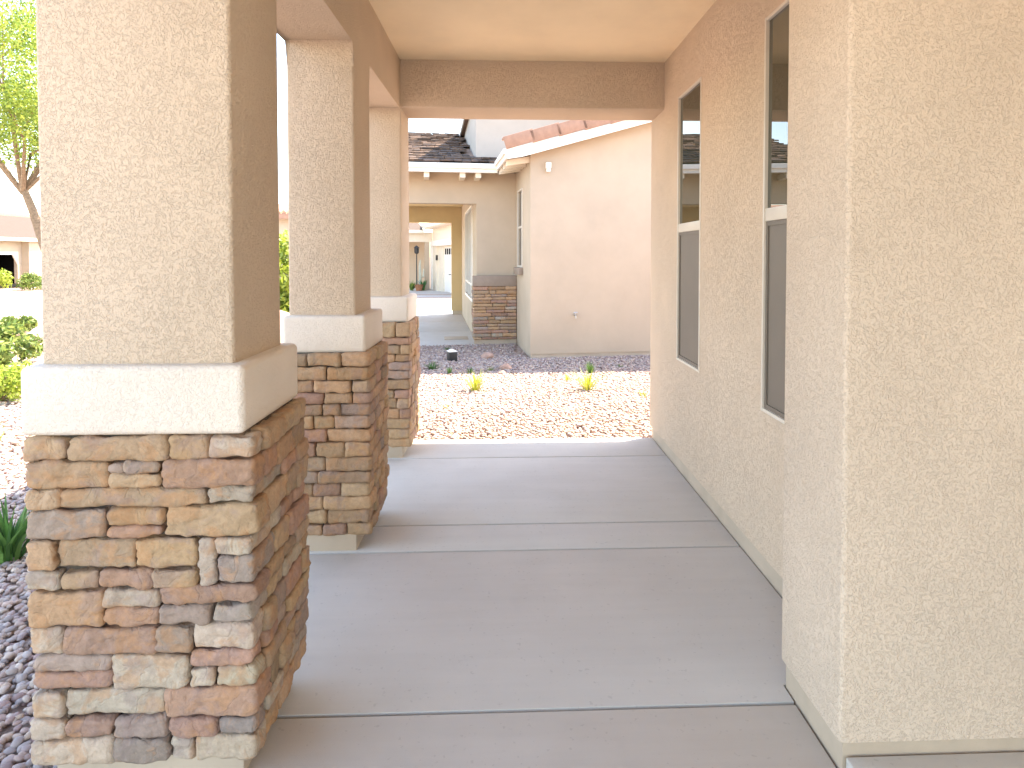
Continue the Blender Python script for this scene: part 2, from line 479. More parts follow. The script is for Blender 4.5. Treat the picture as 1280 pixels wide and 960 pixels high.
def near_stones(parent):
    S = Stones(); rnd = random.Random(11)
    S.core(-1.215, -.690, 1.672, 2.055, .03, .91)
    XL, XR, YF, YB = -1.240, -.655, 1.640, 2.085
    rows = []
    for x0, x1, y0, y1, t in FRONT:
        m = (y0+y1)/2
        xl = 66+32*(m-14)/936; xr = 730+9*(m-14)/936
        X0 = XL+(x0-xl)/(xr-xl)*(XR-XL); X1 = XL+(x1-xl)/(xr-xl)*(XR-XL)
        z1 = .899-(y0-12)/938*.864; z0 = .899-(y1-12)/938*.864
        corner = x1 > 725; left = x0 < 100
        yb = 1.69
        if corner:
            yb = YF+rnd.choice((.07, .10, .15, .22))
            X1 = XR+rnd.uniform(-.006, .008); rows.append((z0-.001, z1+.002, yb))
        if left: X0 += rnd.uniform(-.006, .006); yb = 1.70 if not corner else yb
        S.add(X0+.002, X1-.002, YF+rnd.uniform(-.008, .006), yb-.001, z0+.0018, z1-.0018, tone(t, rnd, .08), .0075, .0105, .0058)
    side_rows(S, rows, 'y', XR, 1, None, YB, rnd, 'TTTOOMCBR', .0105, .003, .07, .17)
    rl = [(.035+i*.0785, .035+(i+1)*.0785, None) for i in range(11)]
    side_rows(S, rl, 'y', XL, -1, 1.705, YB, rnd, 'TTOGMC', .02)
    side_rows(S, rl, 'x', YB+.002, 1, -1.22, -.70, rnd, 'TTOGMC', .02)
    return S.build(parent)

def column_stones(parent, x0, x1, y0, y1, z0, z1, seed, res=.014, pal='TTOOOBBRTOBRM', hs=(.052, .074), zs=None):
    S = Stones(); rnd = random.Random(seed)
    S.core(x0+.03, x1-.03, y0+.03, y1-.03, z0, z1)
    z = z0; rows = []
    while z1-z > .02:
        h = rnd.uniform(*hs)
        if z1-(z+h) < .045: h = z1-z
        rows.append((z, z+h)); z += h
    rr = []
    for (a, b) in rows:
        sp = splits(x0, x1, .08, .21, rnd)
        for i, (p, q) in enumerate(sp):
            yb = y0+.05
            if i == len(sp)-1: yb = y0+rnd.choice((.06, .09, .14)); rr.append((a, b, yb)); q = x1+rnd.uniform(-.004, .012)
            S.add(p+.0025, q-.002, y0+rnd.uniform(-.006, .008), yb-.002, a+.0022, b-.0022, tone(rnd.choice(pal), rnd), res)
    side_rows(S, rr, 'y', x1, 1, None, y1, rnd, pal, res, .002, .07, .16)
    rl = [(a, b, None) for a, b in rows]
    side_rows(S, rl, 'y', x0, -1, y0+.05, y1, rnd, pal, .022)
    side_rows(S, rl, 'x', y1+.002, 1, x0+.03, x1-.03, rnd, pal, .022)
    return S.build(parent)

# ------------------------------------------------------------------ our house
house = thing('house', 'tan stucco house we stand at, with the long covered porch and slit windows', 'house', (0, 0, 0))
# beam carried by the columns, with short stubs where each column joins it
def arcade():
    mb = MB()
    pts = [(-3.2, 2.40), (3.05, 2.40), (3.05, 2.28), (3.405, 2.28), (3.405, 2.40), (4.42, 2.40), (4.42, 2.28), (4.785, 2.28), (4.785, 2.84), (-3.2, 2.84)]
    mb.prism(pts, None, 'x', -1.04, -.72)
    bm = mb.bm; bm.edges.ensure_lookup_table()
    es = []
    for e in bm.edges:
        a, b = e.verts[0].co, e.verts[1].co
        zmax, zmin = max(a.z, b.z), min(a.z, b.z)
        if zmax > 2.8 and zmin > 2.8: continue
        along_x = abs(a.x-b.x) > .1
        if along_x: continue
        if zmax < 2.29: continue
        es.append(e)
    bmesh.ops.bevel(bm, geom=es, offset=.012, segments=3, affect='EDGES', profile=.5)
    mb.smooth = True
    return mb
obj('beam', arcade(), M['stucco'], house)
mb = MB(); mb.box(-.735, 1.16, 4.405, 4.783, 2.40, 2.84, .010, 3)
obj('crossbeam', mb, M['stucco'], house)
mb = MB(); mb.box(-.74, 3.3, -3.2, 4.42, 2.73, 2.76)  # rear part is unseen, lengthened to cut light from behind
obj('ceiling', mb, M['ceiling'], house)

def column(x0, x1, y0, y1, cap, plinth, top, stones, lab):
    mb = MB(); mb.box(x0, x1, y0, y1, .99, top, .012, 3, 'vert')
    c = obj('column', mb, M['stucco'], house)
    c['label'] = lab
    mb = MB(); mb.box(*cap, .018, 4)
    obj('cap', mb, M['cap'], c)
    mb = MB(); mb.box(*plinth, .006, 2, 'vert')
    obj('plinth', mb, M['stem'], c)
    stones(c)
column(-1.22, -.72, 1.685, 2.04, (-1.252, -.680, 1.645, 2.085, .900, 1.082), (-1.20, -.705, 1.68, 2.05, -.12, .045), 2.40,
       near_stones, 'widest stucco column on a stone pedestal')
column(-1.04, -.72, 3.05, 3.405, (-1.058, -.664, 3.008, 3.445, .900, 1.080), (-1.03, -.705, 2.972, 3.42, -.12, .04), 2.28,
       lambda c: column_stones(c, -1.045, -.640, 2.962, 3.44, .035, .905, 21), 'middle stucco column on a stone pedestal')
column(-1.04, -.72, 4.42, 4.785, (-1.058, -.668, 4.378, 4.825, .900, 1.080), (-1.03, -.708, 4.335, 4.79, -.12, .04), 2.28,
       lambda c: column_stones(c, -1.045, -.655, 4.325, 4.82, .035, .905, 34), 'far stucco column at the end of the porch')

# long wall with two slit windows: cells around the openings
WX = 1.134
WIN = [(2.22, 2.692), (3.572, 4.045)]
WZ0, WZ1 = .690, 2.392
mb = MB()
yy = [1.95, WIN[0][0], WIN[0][1], WIN[1][0], WIN[1][1], 4.785]; zz = [.05, WZ0, WZ1, 2.84]
def cellwall(mb, fixed, depth, ss, zz, holes, axis='y'):
    """a wall of one skin with openings, thickness going to +depth"""
    bm = mb.bm; vd = {}
    def V(a, z, d):
        k = (round(a, 4), round(z, 4), d)
        if k not in vd:
            f = fixed+(depth if d else 0)
            vd[k] = bm.verts.new((f, a, z) if axis == 'y' else (a, f, z))
        return vd[k]
    n, m = len(ss)-1, len(zz)-1
    solid = lambda i, j: 0 <= i < n and 0 <= j < m and (i, j) not in holes
    for i in range(n):
        for j in range(m):
            if not solid(i, j): continue
            a0, a1, z0, z1 = ss[i], ss[i+1], zz[j], zz[j+1]
            for d in (0, 1): bm.faces.new((V(a0, z0, d), V(a1, z0, d), V(a1, z1, d), V(a0, z1, d)))
            for (di, dj, p, q) in ((-1, 0, (a0, z0), (a0, z1)), (1, 0, (a1, z0), (a1, z1)), (0, -1, (a0, z0), (a1, z0)), (0, 1, (a0, z1), (a1, z1))):
                if not solid(i+di, j+dj): bm.faces.new((V(*p, 0), V(*q, 0), V(*q, 1), V(*p, 1)))
cellwall(mb, WX, .16, yy, zz, {(1, 1), (3, 1)})
obj('wall', mb, M['stucco'], house)
mb = MB(); mb.box(WX+.014, WX+.15, 1.95, 4.77, -.3, .052)
mb.box(.921, 3.2, 1.632, 1.972, -.3, .052)
obj('stem_wall', mb, M['stem'], house)
# the wall's stub beside the entry
mb = MB(); mb.box(.907, 3.3, 1.620, 1.985, .05, 2.84, .014, 4, 'vert')
obj('entry_wall', mb, M['stucco_light'], house)
mb = MB()
mb.box(3.2, 3.38, -3.2, 1.62, -.2, 2.84)  # carried on behind the camera to help close off light there
obj('alcove_wall', mb, M['stucco'], house)
mb = MB(); mb.box(1.29, 8.8, 4.60, 4.784, -.3, 2.9)
obj('end_wall', mb, M['stucco'], house)
# roof: one gable with its ridge beyond the wall, open rafters under the eave
EX, EZ, RS, RIDGE = -1.34, 2.76, .28, 3.6
rz = EZ+(RIDGE-EX)*RS
mb = MB()
YE, YB_ = 5.50, -3.6  # rear edge pushed back out of view to reduce front light
def hip(mb, dz, yo):
    x2 = 2*RIDGE-EX; yr = YE-(RIDGE-EX)
    A = [mb.bm.verts.new(q) for q in ((EX, YE, EZ+dz), (x2, YE, EZ+dz), (x2, YB_, EZ+dz), (EX, YB_, EZ+dz), (RIDGE, max(yr, YB_), rz+dz), (RIDGE, YB_, rz+dz))]
    for f in ((0, 1, 4), (1, 2, 5, 4), (3, 0, 4, 5)): mb.bm.faces.new([A[i] for i in f])
hip(mb, 0, 0); hip(mb, .11, 0)
mb.box(EX, EX+.03, YB_, YE, EZ+.001, EZ+.109); mb.box(EX+.031, 2*RIDGE-EX, YE-.03, YE, EZ+.001, EZ+.109)
obj('roof', mb, M['roof_plain'], house)
mb = MB(); mb.box(EX-.03, EX-.002, YB_, YE+.03, EZ-.05, EZ+.115); mb.box(EX-.001, 2*RIDGE-EX, YE+.002, YE+.03, EZ-.05, EZ+.115)
obj('fascia', mb, M['cream'], house)
for k in range(13):
    mb = MB(); y = -2.7+k*.6
    mb.prism([(EX+.004, EZ-.10), (-1.045, EZ+.02), (-1.045, EZ+.115), (EX+.004, EZ-.004)], None, 'y', y, y+.045)
    obj('rafter_tail', mb, M['cream'], house)

def window(parent, fixed, a0, a1, z0, z1, bar):
    """slim window in a wall facing -X"""
    mb = MB()
    t, p = .012, .004
    x0, x1 = fixed-p, fixed+.05
    mb.box(x0, x1, a0-.004, a0+t, z0-.004, z1+.004, .003, 2)
    mb.box(x0, x1, a1-t, a1+.004, z0-.004, z1+.004, .003, 2)
    mb.box(x0+.001, x1, a0+t, a1-t, z1-t, z1+.004, .003, 2)
    mb.box(x0+.001, x1, a0+t, a1-t, z0-.004, z0+t, .003, 2)
    f = obj('window', mb, M['frame'], parent)
    mb = MB(); mb.box(fixed+.001, fixed+.045, a0+t, a1-t, bar-.028, bar+.028, .003, 2)
    obj('sash_bar', mb, M['frame'], f)
    mb = MB(); mb.box(fixed+.012, fixed+.018, a0+t-.002, a1-t+.002, bar+.026, z1-t+.002)
    obj('pane', mb, M['glass'], f)
    mb = MB(); mb.box(fixed+.032, fixed+.036, a0+t, a1-t, z0+t, bar-.027)
    obj('pane', mb, M['glass'], f)
    mb = MB()
    a, b, c, d = a0+t+.001, a1-t-.001, z0+t+.001, bar-.029
    mb.box(fixed+.006, fixed+.018, a, a+.018, c, d); mb.box(fixed+.006, fixed+.018, b-.018, b, c, d)
    mb.box(fixed+.0065, fixed+.018, a+.018, b-.018, c, c+.018); mb.box(fixed+.0065, fixed+.018, a+.018, b-.018, d-.018, d)
    mb.box(fixed+.012, fixed+.014, a+.017, b-.017, c+.017, d-.017)
    obj('insect_screen', mb, M['screen'], f)
    return f
for w0, w1 in WIN: window(house, WX, w0, w1, WZ0, WZ1, 1.545)
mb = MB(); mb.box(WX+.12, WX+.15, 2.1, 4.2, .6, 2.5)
obj('painted_room_shade', mb, M['dark'], house)  # near-black sheet in place of the unlit room behind the panes

# ------------------------------------------------------------------ neighbour's house
nb = thing('house', 'peach stucco house across the gravel, with brown tile roof and stone pedestal', 'house', (N0.x, N0.y, 0), T1)
vB, uP, vE = 1.65, -.69, 7.05
# projecting wing: gable wall facing us, its flank facing the walk
mb = MB()
pz = lambda u: 2.925+.2625*(u+.0)
mb.prism([(0, -.12), (6.5, -.12), (6.5, 3.6), (3.25, pz(3.25)), (0, pz(0))], None, 'y', 0, .2)
obj('gable_wall', mb, M['nstucco'], nb)
mb = MB(); cellwall(mb, -.0005, .2, [.003, .84, 1.30, 1.65+.2], [-.12, 1.19, 2.44, 2.905], {(1, 1)})
obj('flank_wall', mb, M['nstucco'], nb)
mb = MB(); mb.box(.012, 6.5, .012, .19, -.4, -.119); mb.box(.0115, .19, .19, 1.65, -.4, -.119)
obj('stem_wall', mb, M['stem'], nb)
# flank window and its sill
mb = MB()
mb.box(-.016, .06, .80, .84, 1.17, 2.46); mb.box(-.016, .06, 1.30, 1.34, 1.17, 2.46)
mb.box(-.015, .06, .84, 1.30, 2.43, 2.46); mb.box(-.015, .06, .84, 1.30, 1.17, 1.20); mb.box(.0, .06, .84, 1.30, 1.82, 1.855)
w = obj('window', mb, M['frame'], nb)
mb = MB(); mb.box(.02, .03, .84, 1.30, 1.20, 2.43); obj('pane', mb, M['glass_dark'], w)
mb = MB(); mb.box(-.07, -.001, .74, 1.42, 1.05, 1.166, .008, 2); obj('sill', mb, M['ncap'], nb)
# wall over and beside the porch opening
mb = MB()
mb.box(uP, -.002, vB, vB+.22, NG, 2.80)
mb.box(-3.35, uP, vB+.0005, vB+.22, 2.265, 2.80)
obj('wall', mb, M['nstucco'], nb)
# porch inside: side wall, end wall with its opening, ceiling
mb = MB(); cellwall(mb, uP, .2, [vB+.221, 2.70, 4.98, vE+.3], [NG, .53, 2.30, 2.7], {(1, 1)})
obj('wall', mb, M['nstucco'], nb)
mb = MB(); mb.box(-.955, uP-.001, vE, vE+.28, NG+.10, 2.7); mb.box(-3.35, -.955, vE+.0005, vE+.2795, 2.21, 2.7)
obj('wall', mb, M['nstucco_olive'], nb)
mb = MB(); mb.box(-.93, uP-.001, vE+.02, vE+.26, NG-.1, NG+.099)
obj('stem_wall', mb, M['stem'], nb)
mb = MB(); mb.box(-3.35, uP-.001, vB+.221, vE-.001, 2.62, 2.69)
obj('ceiling', mb, M['nstucco_olive'], nb)
# far row of porch columns, further along the walk
mb = MB(); mb.box(-3.35, -3.05, vB+.001, vB+.3, NG, 2.264); obj('column', mb, M['nstucco'], nb)
mb = MB(); mb.box(-3.35, -3.05, vE-.3, vE-.001, NG, 2.61); obj('column', mb, M['nstucco'], nb)
# porch window: white frame, three lights
mb = MB()
mb.box(uP-.025, uP+.05, 2.66, 2.72, .48, 2.33); mb.box(uP-.025, uP+.05, 4.96, 5.02, .48, 2.33)
mb.box(uP-.024, uP+.05, 2.72, 4.96, 2.28, 2.33); mb.box(uP-.024, uP+.05, 2.72, 4.96, .48, .53)
for v in (3.44, 4.2): mb.box(uP-.015, uP+.05, v-.025, v+.025, .53, 2.28)
mb.box(uP-.012, uP+.05, 2.72, 4.96, .78, .82)
w = obj('window', mb, M['white'], nb)
mb = MB(); mb.box(uP+.02, uP+.03, 2.70, 4.98, .53, 2.30); obj('pane', mb, M['glass_dark'], w)
# stone pedestal at the corner
mb = MB(); mb.box(uP-.075, -.004, vB-.16, vB-.002, .835, 1.015, .006, 2)
ped = obj('pedestal', mb, M['ncap'], nb); ped['label'] = 'stone clad pedestal with brown cap beside the walk'
def ledge(parent):
    S = Stones(); rnd = random.Random(91)
    x0, x1, y0, y1, z0, z1 = uP-.07, -.004, vB-.15, vB-.005, -.09, .833
    S.core(x0+.02, x1, y0+.025, y1, z0, z1)
    z = z0
    pal = 'OOTRRMBTGR'
    while z < z1-.01:
        h = rnd.uniform(.038, .075)
        if z1-z-h < .03: h = z1-z
        for p, q in splits(x0, x1, .10, .36, rnd):
            S.add(p+.003, q-.003, y0+rnd.uniform(-.014, .010), y0+.06, z+.003, z+h-.003, tone(rnd.choice(pal), rnd, .22), .016, .008, .005)
        S.add(x0+rnd.uniform(-.01, .01), x0+.05, y0+.063, y1+.22, z+.003, z+h-.003, tone(rnd.choice(pal), rnd, .2), .02, .008)
        z += h
    return S.build(parent)
ledge(ped)
mb = MB(); mb.box(uP-.05, -.004, vB-.125, vB-.003, NG-.1, -.09); obj('plinth', mb, M['stem'], ped)
# upper storey block behind the porch roof
mb = MB(); mb.box(uP+.002, 6.4, vB+.10, 6.2, 2.801, 4.25)
obj('upper_wall', mb, M['nstucco_grey'], nb)
mb = MB(); mb.prism([(uP-.08, 4.22), (6.8, 4.22), (6.8, 4.36), (3, 5.3), (uP-.08, 4.36)], None, 'y', 1.4, 6.5)
obj('roof', mb, M['roof_plain'], nb)
mb = MB(); mb.box(uP-.11, uP-.082, 1.4, 6.5, 4.19, 4.36); obj('fascia', mb, M['white'], nb)
# porch roof of thin shakes
SL = .28
def zroof(v): return 2.885+SL*(v-1.18)
def shakes():
    rnd = random.Random(3)
    V, F, K = [], [], []
    def tile(u0, u1, v0, v1, lift, col):
        b = len(V)
        th = rnd.uniform(.022, .034)
        for dz in (0, th):
            for (u, v) in ((u0, v0), (u1, v0), (u1, v1), (u0, v1)):
                V.append((u, v, zroof(v)+dz+(lift if v == v0 else 0))); K.append(col)
        for f in ((0, 3, 2, 1), (4, 5, 6, 7), (0, 1, 5, 4), (1, 2, 6, 5), (2, 3, 7, 6), (3, 0, 4, 7)): F.append(tuple(b+i for i in f))
    row, v = 0, 1.16
    while v < 6.3:
        u = -3.6+rnd.uniform(0, .15)
        while u < -.1:
            w = rnd.uniform(.12, .30)
            um = u+w/2
            lim = uP-.004 if v > vB+.05 else -.36+(v-1.16)*.9
            if u+w < lim:
                s = rnd.uniform(.55, 1.25)
                base = rnd.choice(((.075, .05, .038), (.09, .058, .042), (.066, .05, .043), (.105, .07, .052)))
                tile(u+.004, u+w-.004, v-rnd.uniform(0, .05), v+.43, .03+rnd.uniform(-.006, .014), tuple(c*s for c in base))
            u += w
        row += 1; v += .33
    return pydata('roof', V, F, M['tile_brown'], nb, np.array(K), smooth=False)
shakes()
mb = MB(); mb.prism([(1.16, zroof(1.16)-.012), (6.45, zroof(6.45)-.012), (6.45, zroof(6.45)-.06), (1.16, zroof(1.16)-.06)], None, 'x', -3.6, uP-.002)
mb.prism([(1.16, zroof(1.16)-.0125), (vB+.1, zroof(vB+.1)-.0125), (vB+.1, zroof(vB+.1)-.0595), (1.16, zroof(1.16)-.0595)], None, 'x', uP-.002, .1)
mb.prism([(6.45, zroof(6.45)-.012), (10.5, 3.2), (10.5, 3.14), (6.45, zroof(6.45)-.06)], None, 'x', -3.6, uP-.002)
obj('roof', mb, M['roof_plain'], nb)
mb = MB(); mb.box(-3.6, -.372, 1.115, 1.15, 2.735, 2.885); mb.box(-3.6, -.372, 1.075, 1.114, 2.80, 2.875)
obj('fascia', mb, M['white'], nb)
for u in (-3.3, -2.7, -2.15, -1.54, -.95, -.69):
    mb = MB(); mb.box(u-.045, u+.045, 1.17, vB-.002, 2.655, 2.74); obj('rafter_tail', mb, M['cream'], nb)
mb = MB(); mb.box(-3.6, -.36, 1.151, vB-.001, 2.79, 2.815); obj('soffit', mb, M['cream'], nb)
# wing roof: eave along the flank, rake rising over the gable wall
rk = lambda u: 2.93+.2625*(u+.355)
mb = MB(); mb.prism([(-.36, rk(-.36)-.07), (6.9, rk(6.9)-.07), (6.9, rk(6.9)-.02), (-.36, rk(-.36)-.02)], None, 'y', -.22, 1.6)
obj('roof', mb, M['roof_plain'], nb)
mb = MB(); mb.prism([(-.36, rk(-.36)-.11), (6.9, rk(6.9)-.11), (6.9, rk(6.9)-.072), (-.36, rk(-.36)-.072)], None, 'y', -.22, -.001)
obj('soffit', mb, M['nstucco'], nb)
mb = MB(); mb.box(-.395, -.362, -.25, 1.114, rk(-.36)-.16, rk(-.36)-.01); mb.box(-.43, -.396, -.22, 1.074, rk(-.36)-.09, rk(-.36)-.02)
obj('fascia', mb, M['white'], nb)
mb = MB(); mb.prism([(-.394, rk(-.395)-.02), (-.37, rk(-.37)-.165), (-.16, rk(-.16)-.185), (2.05, rk(2.05)-.125), (2.06, rk(2.06)-.02)], None, 'y', -.252, -.221)
obj('rake_board', mb, M['white'], nb)
for v in (.05, .4, .75, 1.02):
    mb = MB(); mb.prism([(-.358, 2.70), (-.002, 2.76), (-.002, 2.85), (-.358, 2.79)], None, 'y', v, v+.07)
    obj('rafter_tail', mb, M['cream'], nb)
L = .40; u = -.40; k = 0
tiles = MB()
while u < 6.4:
    a = math.atan(.2625)
    T = Matrix.Translation((u, -.26, rk(u)+.012)) @ Matrix.Rotation(-a-.045, 4, 'Y')
    tiles.box(0, L+.05, -.018, .012, -.035, .145, .006, 2, M=T)
    tiles.box(0, L+.05, .012, .16, .115, .145, .006, 2, M=T)
    u += L*math.cos(a); k += 1
obj('rake_tiles', tiles, M['tile_rust'], nb)
# small wall lamp, hose tap
mb = MB(); mb.box(.225, .305, -.075, -.001, 2.66, 2.755, .012, 3); lamp = obj('wall_lamp', mb, M['white'], nb)
mb = MB(); mb.box(.232, .298, -.07, -.012, 2.61, 2.659, .012, 3); obj('lamp_shade', mb, M['lampglass'], lamp)
mb = MB(); mb.tube([(.68, -.001, .47), (.68, -.05, .47), (.68, -.08, .455), (.68, -.085, .42)], [.02, .016, .015, .013], 10)
tap = obj('hose_tap', mb, M['steel'], nb)
mb = MB(); mb.tube([(.65, -.06, .505), (.71, -.06, .505)], .009, 8); mb.tube([(.68, -.06, .48), (.68, -.06, .505)], .006, 8); obj('handle', mb, M['steel'], tap)

# neighbour's walk, with a square access cover
def in_frame(mb, T): bmesh.ops.transform(mb.bm, matrix=T, verts=mb.bm.verts); return mb
TN = Matrix.Translation(N0) @ Matrix.Rotation(T1, 4, 'Z')
mb = MB()
for a, b in ((vB-.16, 3.4), (3.408, 5.3), (5.308, 7.4), (7.408, 9.2)): mb.box(-3.4, uP-.003, a, b, NG-.1, NG, .006, 2, 'top')
tag(obj('porch_walk', in_frame(mb, TN), M['floor']), kind='structure')
mb = MB()
for a, b in ((9.21, 13), (13.01, 17), (17.01, 21)): mb.box(-6, 2.5, a, b, NG-.35, NG-.05-.02*(a-9), .006, 2, 'top')
tag(obj('driveway', in_frame(mb, TN), M['walk']), kind='structure')
mb = MB(); mb.box(-.22, .22, -.2, .2, 0, .012, .006, 2); mb.box(-.17, .17, -.15, .15, .0121, .018, .004, 2)
cv = obj('access_cover', mb, M['stem']); cv.location = (TN @ Vector((-1.02, 2.35, NG+.001))); cv.rotation_euler[2] = T1
tag(cv, 'small square metal access cover set in the far shaded walk', 'access cover')

# ------------------------------------------------------------------ third house with garage, down the row
G3 = -.44
K = 1.18
T3 = R(16.17)
h3 = thing('house', 'cream house with a white garage door, seen through the far porch opening', 'house', (-3.151*K, 27.73*K, 0), T3)
zz3 = lambda z: 1.37+(z-1.37)*K
mb = MB()
mb.box(0, .25, -.9*K, 0, G3, zz3(2.0)); mb.box(0, .25, -8.2, -4.2*K, G3, zz3(2.0)); mb.box(.001, .249, -8.2, 0, zz3(2.0), zz3(2.6))
mb.box(.12, .249, -4.2*K, -.9*K, zz3(1.70), zz3(2.0))
obj('wall', mb, M['cream'], h3)
mb = MB(); mb.box(-.10, .05, -8.2, .02, zz3(1.76), zz3(1.99)); obj('beam', mb, M['white'], h3)
mb = MB(); mb.box(.20, .26, -4.2*K, -1.9*K, G3, zz3(1.70))
for z in (.55, 1.1, 1.65): mb.box(.196, .2, -4.2*K, -1.9*K, G3+z-.008, G3+z+.008)
gd = obj('garage_door', mb, M['door_white'], h3)
for k in range(5):
    v = -2.05*K-k*.46*K*.9
    mb = MB(); mb.box(.188, .198, v-.30, v, zz3(1.40), zz3(1.64))
    obj('door_window', mb, M['dark'], gd)
mb = MB(); mb.box(.15, .199, -3.1*K-.1, -3.1*K+.1, .45, .49); obj('handle', mb, M['black'], gd)
mb = MB(); mb.box(.12, .248, -1.9*K, -.9*K, G3, zz3(1.70)); obj('wall', mb, M['cream'], h3)
mb = MB(); mb.prism([(-.5, zz3(2.56)), (4.0, zz3(2.56)+1.4), (8.5, zz3(2.56)), (8.5, zz3(2.66)), (4, zz3(2.66)+1.42), (-.5, zz3(2.66))], None, 'y', -8.7, 2)
obj('roof', mb, M['roof_plain'], h3)
mb = MB(); mb.box(-.54, -.502, -8.7, 2, zz3(2.54), zz3(2.68)); obj('fascia', mb, M['cream'], h3)
for k in range(13):
    mb = MB(); mb.box(-.5, 0, -.4-k*.62, -.33-k*.62, zz3(2.50), zz3(2.58)); obj('rafter_tail', mb, M['white'], h3)
# recessed entry to the left of the garage
mb = MB(); mb.box(-4, -.02, -.10, .12, zz3(1.95), zz3(2.38)); obj('beam', mb, M['cream'], h3)
mb = MB(); mb.box(-4, -.02, 1.6, 1.75, G3, zz3(2.38)); obj('wall', mb, M['nstucco'], h3)
mb = MB(); mb.box(-.42, -.16, -.08, .10, G3, zz3(1.949)); obj('column', mb, M['nstucco'], h3)
mb = MB(); mb.box(-.12, .0-.003, -.12, .08, G3, zz3(1.948)); obj('column', mb, M['white'], h3)
mb = MB(); mb.prism([(-.4, zz3(2.38)), (3.6, zz3(2.38)+1.1), (3.6, zz3(2.44)+1.1), (-.4, zz3(2.45))], None, 'x', -4, -.52)
obj('roof', mb, M['roof_pale'], h3)
mb = MB(); mb.box(-4, -.52, -.44, -.402, zz3(2.33), zz3(2.46)); obj('fascia', mb, M['cream'], h3)
mb = MB(); mb.box(-.10, -.001, -1.32*K, -1.22*K, zz3(1.15), zz3(1.38), .02, 2); obj('wall_lamp', mb, M['black'], h3)
T3M = Matrix.Translation((-3.151*K, 27.73*K, 0)) @ Matrix.Rotation(T3, 4, 'Z')
mb = MB(); mb.box(-6, .19, -7, -.3, G3-.2, G3+.01); mb.box(-4, .19, -.29, 1.59, G3-.2, G3+.02)
tag(obj('driveway', in_frame(mb, T3M), M['floor']), kind='structure')

# ------------------------------------------------------------------ plants
def blades(n, h, spread, w, cols, seed, droop=.5, segs=5, base=.02):
    rnd = random.Random(seed); V, F, Kc = [], [], []
    for i in range(n):
        a = rnd.uniform(0, 6.283); L = h*rnd.uniform(.55, 1.1); lean = spread*rnd.uniform(.15, 1)
        bx, by = math.cos(a+rnd.uniform(-1, 1))*base*rnd.random(), math.sin(a+rnd.uniform(-1, 1))*base*rnd.random()
        c = rnd.choice(cols); s = rnd.uniform(.75, 1.25); c = tuple(q*s for q in c)
        ww = w*rnd.uniform(.7, 1.2); b0 = len(V)
        dx, dy = math.cos(a), math.sin(a)
        for k in range(segs+1):
            t = k/segs
            rad = lean*(t**1.5)
            z = L*(t-.5*droop*(lean/max(spread, .001))*t*t)
            wd = ww*(1-t**2.2)*(.75+.5*min(t*3, 1)*.5)+.0006
            for sg in (-1, 1):
                V.append((bx+dx*rad-dy*wd*sg*.5, by+dy*rad+dx*wd*sg*.5, max(z, .0))); Kc.append(c)
        for k in range(segs):
            p = b0+2*k; F.append((p, p+1, p+3, p+2))
    return V, F, Kc
def tuft(name, x, y, h, spread, n, w, cols, seed, label, cat, group=None, droop=.5, base=.02):
    V, F, Kc = blades(n, h, spread, w, cols, seed, droop, base=base)
    o = pydata(name, V, F, M['blade'], None, np.array(Kc))
    o.location = (x, y, gz(x, y)-.005)
    return tag(o, label, cat, group)
LIME = [(.36, .38, .05), (.30, .36, .05), (.42, .40, .07)]
GRN = [(.07, .16, .035), (.10, .20, .05), (.06, .13, .03)]
G1 = 'small grasses growing in the gravel between the houses'
tuft('grass_tuft', -.319, 6.857, .26, .21, 60, .011, LIME, 1, 'lime yellow grass tuft in the sunny gravel, nearest the stone columns', 'grass tuft', G1, .3, .05)
tuft('grass_tuft', .929, 6.852, .26, .23, 60, .011, LIME, 2, 'lime yellow grass tuft in the sunny gravel below the hose tap wall', 'grass tuft', G1, .3, .05)
tuft('grass_tuft', .763, 7.488, .11, .07, 26, .008, LIME, 3, 'tiny lime sprig just beside the bigger tuft near the tap wall', 'grass tuft', G1, .3, .03)
tuft('grass_tuft', 1.463, 6.48, .09, .07, 18, .008, LIME, 4, 'tiny yellowish sprig in the sunny gravel close to the porch wall', 'grass tuft', G1, .3, .03)
tuft('grass_tuft', -.55, 6.0, .05, .08, 14, .008, [(.40, .30, .07)], 5, 'tiny dry yellowed sprig low in the sunny gravel', 'grass tuft', G1, .6, .03)
tuft('grass_tuft', 1.123, 8.056, .18, .10, 60, .009, GRN, 6, 'dark green grass tuft in shade at the foot of the peach wall', 'grass tuft', G1, .3, .04)
tuft('grass_tuft', 1.60, 8.50, .07, .07, 24, .010, GRN, 7, 'low green sprig right against the peach wall foundation', 'grass tuft', G1, .5, .03)
tuft('grass_tuft', -.962, 8.428, .13, .17, 70, .010, GRN, 8, 'wide low green clump in the shade, left of the black garden light', 'grass tuft', G1, .6, .05)
tuft('grass_tuft', -.715, 8.068, .12, .06, 30, .009, GRN, 9, 'thin green sprig in shade in front of the black garden light', 'grass tuft', G1, .3, .03)
tuft('grass_tuft', -.44, 8.10, .10, .08, 34, .010, GRN, 10, 'small green sprig in shade behind the lime tuft', 'grass tuft', G1, .4, .03)
tuft('grass_tuft', -.172, 8.278, .09, .09, 34, .010, [(.16, .22, .06), (.22, .24, .07)], 11, 'pale green sprig in shade near the brown rocks', 'grass tuft', G1, .4, .03)
tuft('grass_tuft', -.926, 10.2, .07, .08, 30, .009, GRN, 12, 'small green weed at the edge of the far walk', 'grass tuft', G1, .4, .03)
tuft('agave', -2.47, 3.16, .34, .25, 80, .026, [(.09, .21, .05), (.14, .28, .07), (.06, .15, .04)], 13, 'spiky dark green plant in shaded gravel beside the widest column', 'plant', None, .55, .06)

